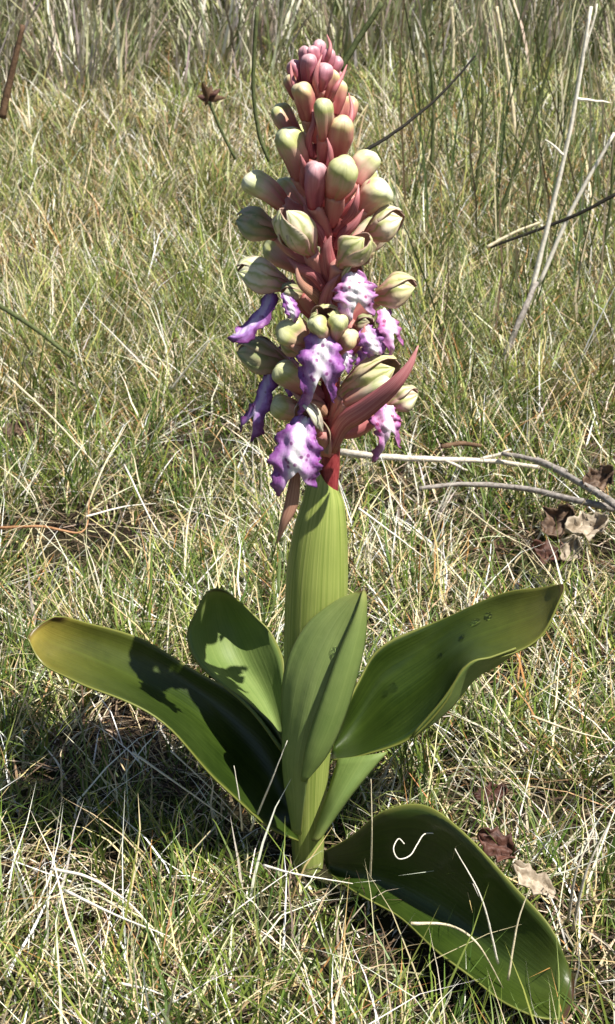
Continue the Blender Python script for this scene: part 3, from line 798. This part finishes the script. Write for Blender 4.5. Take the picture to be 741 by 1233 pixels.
# straws: (label, points, height, radius)
ST = [('bleached straw pointing at the lower violet lips', [(205, 470), (230, 438), (258, 404)], (.03, .06, .09), 2.2, W_WHITE),
      ('long pale straw sloping down to the rusty stem', [(8, 452), (60, 500), (118, 562)], (.08, .07, .04), 2.6, W_STRAW),
      ('straw standing up from the rusty stem joint', [(104, 612), (126, 560), (152, 512)], (.03, .06, .08), 2.0, W_STRAW),
      ('rusty bent stem lying flat over a dark hollow', [(-4, 636), (50, 634), (100, 640), (108, 600)], (.04, .05, .045, .05), 3.0, W_RUST),
      ('pale forked straw standing above the back leaf', [(222, 690), (228, 620), (250, 560)], (.03, .06, .09), 2.4, W_STRAW),
      ('bleached straw lying just under the reaching leaf', [(160, 906), (220, 948), (290, 998)], (.055, .05, .03), 2.4, W_WHITE),
      ('thin bleached straw fanning under the reaching leaf', [(206, 904), (255, 950), (300, 1000)], (.06, .05, .03), 1.6, W_WHITE),
      ('straw leaning against the folded leaf at its base', [(302, 1000), (325, 945), (346, 892)], (.03, .07, .10), 2.0, W_WHITE),
      ('short upright straw below the reaching leaf', [(292, 1000), (288, 960), (282, 922)], (.03, .06, .08), 1.8, W_WHITE),
      ('thick white straw curving through tangled grass', [(62, 1046), (115, 1060), (170, 1102), (200, 1160)], (.06, .06, .04, .02), 3.2, W_WHITE),
      ('straight white straw lying over the curved one', [(78, 1072), (140, 1102), (205, 1128)], (.05, .05, .04), 3.0, W_WHITE),
      ('white straw lying flat at the foot of tangled grass', [(145, 1184), (180, 1192), (214, 1206)], (.04, .04, .03), 2.8, W_WHITE),
      ('pale straw arching over the leaf on the ground', [(495, 1112), (540, 1114), (575, 1136), (606, 1190)], (.062, .065, .065, .03), 3.0, W_STRAW),
      ('thin pale straw rising in front of the ground leaf', [(600, 1160), (580, 1082), (548, 1022)], (.04, .08, .10), 2.0, W_WHITE),
      ('forked grey straw leaning beyond the ground leaf', [(690, 1120), (706, 1050), (737, 985)], (.02, .06, .09), 3.4, W_PALE),
      ('stout grey straw rising beyond the ground leaf', [(684, 1110), (694, 1050), (716, 1000)], (.02, .06, .08), 3.0, W_PALE),
      ('straw crossing the tip of the ground leaf', [(612, 1180), (624, 1110), (642, 1060)], (.03, .06, .08), 2.2, W_STRAW),
      ('upright straw standing between stem and ground leaf', [(446, 1060), (448, 1000), (447, 938)], (.02, .06, .09), 1.8, W_STRAW),
      ('bleached straw lying before the foot of the stem', [(318, 1042), (355, 1052), (425, 1064)], (.05, .05, .04), 2.6, W_WHITE),
      ('straw tilted in the grass past the drooping leaf edge', [(560, 860), (580, 830), (606, 800)], (.03, .05, .06), 2.0, W_STRAW),
      ('long straw lying level beyond the right-hand leaf', [(640, 862), (690, 880), (745, 894)], (.05, .05, .05), 2.4, W_STRAW),
      ('pale straw slanting beside the brown dead leaves', [(432, 612), (470, 640), (512, 672)], (.08, .07, .05), 2.2, W_WHITE),
      ('straw crossing below the bowed grey twig', [(560, 610), (600, 640), (640, 660)], (.06, .06, .05), 2.0, W_STRAW),
      ('long thin straw hanging across the shaded hollow', [(150, 560), (190, 640), (220, 672)], (.07, .05, .04), 1.8, W_WHITE),
      ('straw lying level in the shaded hollow', [(104, 622), (150, 610), (188, 606)], (.05, .05, .05), 1.8, W_WHITE)]
for i, (lab, P, h, r, m) in enumerate(ST):
    stalk('dry_straw', lab, 'straw', P, r * .75, r * .22, m, h, seed=40 + i, jit=.08)
# curled tendril over the ground leaf
cp = [(530, 1004), (512, 1004), (503, 1016), (494, 1030), (480, 1034), (474, 1022), (480, 1010), (487, 1016)]
pp = [at_z(x, y, .060) for x, y in cp]
V, F, U = tube([cr(pp, k / 39) for k in range(40)], [.00032] * 40, 6)
tag(make('curled_tendril', V, F, W_WHITE, None, U), 'pale curled thread resting on the dark ground leaf', 'tendril')

# dead leaves
def dead_leaf(label, px, py, h, lx, ly, rot, m, seed, curl=.5):
    r_ = random.Random(seed); c = at_h(px, py, h); s_ = pxs(c); nu, nv = 13, 19; V, U = [], []
    ax = Vector((math.cos(rot), .35 * math.sin(rot), math.sin(rot) * .8)).normalized(); up = Vector((r_.uniform(-.3, .3), -.5, .8)).normalized()
    sd = ax.cross(up).normalized(); up = sd.cross(ax)
    for j in range(nv):
        v = j / (nv - 1); hw = ly * s_ * .5 * (math.sin(math.pi * (.04 + .93 * v)) ** .7) * (1 + .22 * math.sin(v * 19 + seed) + .12 * math.sin(v * 37 + 2 * seed))
        for i in range(nu):
            u = -1 + 2 * i / (nu - 1)
            z = curl * ly * s_ * (.5 * u * u + .35 * (2 * v - 1) ** 2) + ly * s_ * (.10 * math.sin(7 * u + 9 * v + seed) + .06 * math.sin(13 * u - 11 * v + 2 * seed))
            V.append(c + ax * (v - .5) * lx * s_ + sd * hw * u + up * z); U.append((i / (nu - 1), v))
    o = make('dead_leaf', V, gridfaces(nu, nv), m, None, U); solid(o, .0005, off=0)
    return tag(o, label, 'dead leaf')
dead_leaf('reddish-brown dead leaf beyond the ground leaf', 597, 1018, .035, 52, 36, -.6, D_RED, 1, .3)
dead_leaf('pale curled dead leaf touching the ground leaf edge', 640, 1062, .035, 62, 30, -.7, D_PALE, 2, .4)
dead_leaf('small dark red dead leaf in the grass', 592, 958, .03, 40, 24, .3, D_RED, 3)
dead_leaf('crumpled brown dead leaf below the bowed grey twig', 676, 632, .05, 46, 40, .9, D_BRN, 4, .6)
dead_leaf('pale shrivelled dead leaf with curled lobes', 706, 640, .055, 52, 34, .2, D_PALE, 5, .8)
dead_leaf('brown dead leaf at the end of the twigs', 722, 580, .055, 40, 30, .5, D_BRN, 6, .6)
dead_leaf('dark folded dead leaf under the shrivelled pale one', 660, 672, .04, 50, 30, -.4, D_RED, 7, .7)
dead_leaf('tan dead leaf leaning on the shrivelled pale one', 690, 662, .05, 34, 26, 1.2, D_PALE, 8, .6)
dead_leaf('small grey-brown dead leaf at the edge of a dark gap', 22, 520, .04, 34, 22, .3, D_BRN, 9, .6)

# ------------------------------------------------------------------ grass
LP = np.array(LEAFPTS)
def cap_len(x, y, ln, zr):
    """grass under a leaf stays below it"""
    out = ln.copy()
    near = np.where((np.abs(x) < .3) & (y > -.3) & (y < .25))[0]
    for ch in np.array_split(near, max(1, len(near) // 3000)):
        dx = x[ch][:, None] - LP[None, :, 0]; dy = y[ch][:, None] - LP[None, :, 1]
        d2 = dx * dx + dy * dy
        zz = np.where(d2 < .014 ** 2, LP[None, :, 2], 9.0).min(1)
        out[ch] = np.minimum(out[ch], np.clip((zz - zr[ch]) * .85, .004, None))
    return out
def blades(name, x, y, ln, wd, az, l0, l1, col, m, seg=4, twist=None, base=0.0, avoid=True, kind='stuff'):
    N = len(x); zr = hgt(x, y)
    if avoid: ln = cap_len(x, y, ln, zr)
    tw = rng.uniform(-.9, .9, N) if twist is None else twist
    ts = np.linspace(0, 1, seg + 1)
    P = np.zeros((N, seg + 1, 3)); P[:, 0] = np.stack([x, y, zr - .002 + base], 1)
    for k in range(seg):
        th = l0 + (l1 - l0) * (k + .5) / seg; st = ln / seg
        sid = rng.normal(0, .10, N) * st
        P[:, k + 1, 0] = P[:, k, 0] + np.sin(th) * np.cos(az) * st - np.sin(az) * sid
        P[:, k + 1, 1] = P[:, k, 1] + np.sin(th) * np.sin(az) * st + np.cos(az) * sid
        P[:, k + 1, 2] = np.maximum(P[:, k, 2] + np.cos(th) * st, zr + .001)
    sx = -np.sin(az + tw); sy = np.cos(az + tw)
    V = np.zeros((N, 2 * seg + 1, 3))
    for k in range(seg):
        hw = wd * .5 * (1 - ts[k] ** 1.8) * (.75 if k == 0 else 1)
        V[:, 2 * k] = P[:, k]; V[:, 2 * k + 1] = P[:, k]
        V[:, 2 * k, 0] += sx * hw; V[:, 2 * k, 1] += sy * hw
        V[:, 2 * k + 1, 0] -= sx * hw; V[:, 2 * k + 1, 1] -= sy * hw
    V[:, 2 * seg] = P[:, seg]
    nvb = 2 * seg + 1
    loc = []; starts = []; tot = []
    for k in range(seg - 1): starts.append(len(loc)); tot.append(4); loc += [2 * k, 2 * k + 1, 2 * k + 3, 2 * k + 2]
    starts.append(len(loc)); tot.append(3); loc += [2 * seg - 2, 2 * seg - 1, 2 * seg]
    loc = np.array(loc); nl = len(loc)
    LI = (np.arange(N)[:, None] * nvb + loc[None]).ravel()
    LS = (np.arange(N)[:, None] * nl + np.array(starts)[None]).ravel()
    me = bpy.data.meshes.new(name)
    me.vertices.add(N * nvb); me.vertices.foreach_set('co', V.ravel().astype(np.float32))
    me.loops.add(len(LI)); me.loops.foreach_set('vertex_index', LI.astype(np.int32))
    me.polygons.add(len(LS)); me.polygons.foreach_set('loop_start', LS.astype(np.int32))
    me.polygons.foreach_set('use_smooth', np.ones(len(LS), bool))
    me.update(calc_edges=True)
    c = np.ones((N, nvb, 4), np.float32)
    c[:, :, :3] = col[:, None, :]
    a = me.color_attributes.new('tint', 'FLOAT_COLOR', 'POINT'); a.data.foreach_set('color', c.ravel())
    me.materials.append(m)
    o = bpy.data.objects.new(name, me); C.objects.link(o); o['kind'] = kind
    return o
def scatter(N, y0, y1, bias=1.0, marg=.30):
    """roots spread over the ground in a widening fan, denser towards y0"""
    y = y0 + (y1 - y0) * rng.random(N) ** bias
    hw = .19 * (y + CAM_D) + marg
    return rng.uniform(-1, 1, N) * hw, y
def pick(cols, wts, N, var=.18):
    cols = np.array(cols); i = rng.choice(len(cols), N, p=np.array(wts) / sum(wts))
    return np.clip(cols[i] * (1 + rng.normal(0, var, (N, 1))) * (1 + rng.normal(0, .05, (N, 3))), .004, .92)
def patch(x, y, f=1.0):
    return .5 + .25 * (np.sin(5.1 * f * x + 2.3 * np.sin(3.7 * f * y) + 1) + np.sin(6.3 * f * y + 1.9 * np.sin(4.3 * f * x) + 2))
def tufts(x, y, step, pull):
    """draws roots together into tufts; returns roots and direction away from the tuft's heart"""
    jx = np.floor(x / step); jy = np.floor(y / step)
    h1 = np.modf(np.abs(np.sin(jx * 127.1 + jy * 311.7) * 43758.5))[0]; h2 = np.modf(np.abs(np.sin(jx * 269.5 + jy * 183.3) * 43758.5))[0]
    cx = (jx + .15 + .7 * h1) * step; cy = (jy + .15 + .7 * h2) * step
    nx = cx + (x - cx) * pull; ny = cy + (y - cy) * pull
    return nx, ny, np.arctan2(ny - cy, nx - cx)
GREEN = [(.14, .18, .035), (.23, .27, .065), (.07, .11, .025), (.34, .36, .11), (.18, .22, .08)]
GREEN_N = [(.12, .175, .026), (.20, .25, .045), (.06, .105, .018), (.29, .33, .080), (.15, .20, .06)]
DRY = [(.70, .61, .36), (.80, .74, .55), (.52, .41, .20), (.88, .85, .74), (.42, .22, .08), (.58, .48, .28)]
DW = [3.4, 3.4, 3, 2.6, 1.8, 3]

HOLES = [at_h(px, py, .0) for px, py in ((60, 520), (90, 660), (190, 650), (30, 345), (700, 1000), (590, 990), (660, 690), (170, 900), (240, 890), (60, 950), (460, 1160), (520, 1190), (330, 1150), (100, 1160), (20, 1060), (480, 600), (700, 470), (610, 840), (240, 560))]
HR = [.05, .065, .055, .08, .034, .03, .07, .05, .04, .03, .035, .03, .024, .026, .024, .045, .07, .03, .04]
def hole(x, y):
    h = np.zeros_like(x)
    for p, q in zip(HOLES, HR): h = np.maximum(h, np.exp(-(((x - p.x) / (q * 1.3)) ** 2 + ((y - p.y) / q) ** 2) ** 1.5))
    return np.maximum(h * 1.15, np.clip((patch(x, y, 3.1) - .72) * 4, 0, .85))
def clear(x, y, r=.024):
    return np.hypot(x, y) > r
def sel(m, *a): return [q[m] for q in a]

# matted dead thatch lying on the soil
x, y = scatter(34000, -.42, 3.3, 1.5); m = clear(x, y, .018); x, y = sel(m, x, y); N = len(x)
blades('thatch', x, y, rng.uniform(.02, .07, N), rng.uniform(.0008, .002, N) * (1 + .35 * np.clip(y, 0, 4)), rng.uniform(0, 6.283, N),
       rng.uniform(.9, 1.45, N), rng.uniform(1.45, 1.8, N), pick([(.20, .15, .09), (.12, .075, .045), (.34, .27, .18), (.05, .035, .025), (.45, .39, .29)], [3, 3, 1.0, 4, .5], N), M_THATCH, 3, base=.006)
# short green turf
x, y = scatter(60000, -.42, 1.35, 1.15); x, y, out = tufts(x, y, .045, .7); m = clear(x, y) & (rng.random(len(x)) < (.45 + .7 * patch(x, y)) * (1.25 - hole(x, y))); x, y, out = sel(m, x, y, out); N = len(x)
blades('green_grass', x, y, rng.gamma(6, .0083, N).clip(.015, .10) * (1 - .55 * hole(x, y).clip(0, 1)), rng.uniform(.0009, .0019, N) * (1 + .35 * np.clip(y, 0, 2)), out + rng.normal(0, 1.1, N),
       rng.uniform(.05, .6, N), rng.uniform(.3, 1.7, N), pick(GREEN_N, [3, 2, 4, 1.2, 2], N), M_GRASS)
# dry blades among it
x, y = scatter(40000, -.42, 1.35, 1.15); x, y, out = tufts(x, y, .06, .8); m = clear(x, y) & (rng.random(len(x)) < 1.25 - hole(x, y)); x, y, out = sel(m, x, y, out); N = len(x)
blades('dry_grass', x, y, rng.gamma(5, .011, N).clip(.015, .13) * (1 - .45 * hole(x, y).clip(0, 1)), rng.uniform(.0007, .0017, N) * (1 + .35 * np.clip(y, 0, 2)), out + rng.normal(0, 1.2, N),
       rng.uniform(.1, 1.2, N), rng.uniform(.6, 2.0, N), pick(DRY, DW, N), M_GRASS)
# stiff bleached tufts whose blades stick out like stars
tx, ty = scatter(430, -.40, 1.3, 1.25); tn = rng.integers(6, 15, len(tx))
x = np.repeat(tx, tn) + rng.normal(0, .003, tn.sum()); y = np.repeat(ty, tn) + rng.normal(0, .003, tn.sum()); N = len(x)
pal = np.repeat(rng.random(len(tx)), tn)[:, None]
m = clear(x, y, .03) & (rng.random(N) < 1.2 - hole(x, y)); x, y, pal = sel(m, x, y, pal); N = len(x); l0 = rng.uniform(.15, 1.35, N)
blades('dry_tufts', x, y, rng.uniform(.03, .085, N), rng.uniform(.0010, .0021, N) * (1 + .35 * np.clip(y, 0, 2)), rng.uniform(0, 6.283, N), l0, l0 + rng.uniform(-.1, .45, N),
       pick([(.86, .82, .70), (.78, .70, .50), (.66, .54, .32)], [3, 2, 1], N) * (.75 + .35 * pal), M_GRASS, 4)
# farther meadow
x, y = scatter(72000, .8, 3.4, 1.15); x, y, out = tufts(x, y, .09, .75); m = rng.random(len(x)) < .4 + .6 * patch(x, y, .7); x, y, out = sel(m, x, y, out); N = len(x)
blades('green_grass', x, y, rng.gamma(6, .009, N).clip(.025, .12), rng.uniform(.0012, .0026, N) * (.8 + .35 * y), out + rng.normal(0, .9, N),
       rng.uniform(.05, .5, N), rng.uniform(.3, 1.5, N), pick(GREEN, [3, 3, 2, 3, 3], N), M_GRASS, 3)
x, y = scatter(76000, .8, 3.4, 1.15); x, y, out = tufts(x, y, .10, .85); N = len(x)
blades('dry_grass', x, y, rng.gamma(4, .0135, N).clip(.025, .17), rng.uniform(.0010, .0021, N) * (.8 + .35 * y), out + rng.normal(0, 1.2, N),
       rng.uniform(.1, 1.1, N), rng.uniform(.5, 2.0, N), pick(DRY, DW, N) * .8, M_GRASS, 3)
# tall scrub on the bank behind
x, y = scatter(26000, 2.5, 5.0, 1.0, .7); x, y, out = tufts(x, y, .28, .8); N = len(x)
blades('scrub', x, y, (rng.gamma(5, .055, N) * (.45 + .55 * np.clip((y - 2.5) / .9, 0, 1))).clip(.08, .75), rng.uniform(.003, .008, N), out + rng.normal(0, 1.0, N),
       rng.uniform(0, .35, N), rng.uniform(.1, 1.3, N), pick([(.34, .35, .19), (.20, .23, .10), (.50, .46, .33), (.28, .23, .18), (.70, .65, .52), (.42, .37, .34)], [3, 3, 2.4, 2, 1.3, 2], N), M_GRASS, 4)
# tall thin stems standing in the meadow on the right
x = rng.uniform(.15, .95, 520); y = rng.uniform(.9, 2.9, 520); N = len(x); x = x * (.35 + .3 * y)
blades('tall_grass_stems', x, y, rng.uniform(.16, .42, N), rng.uniform(.0016, .0034, N), rng.uniform(0, 6.28, N), rng.uniform(0, .25, N), rng.uniform(.1, .6, N),
       pick([(.07, .10, .035), (.10, .12, .05), (.55, .48, .32), (.12, .09, .05)], [3, 3, 2, 1.5], N), M_GRASS, 5)

# drops, once the leaves stand
for (px, py, r) in [(588, 742, .0026), (572, 750, .0028), (556, 768, .002), (474, 828, .0026), (464, 836, .002), (530, 790, .0018), (404, 787, .0034)]:
    d = drop(px, py, r)
    if px == 404: tag(d, 'water drop on the folded leaf before the stem', 'water drop')
    else: tag(d, 'clear water drop on the dark right-hand leaf', 'water drop', 'water drops on the leaf')
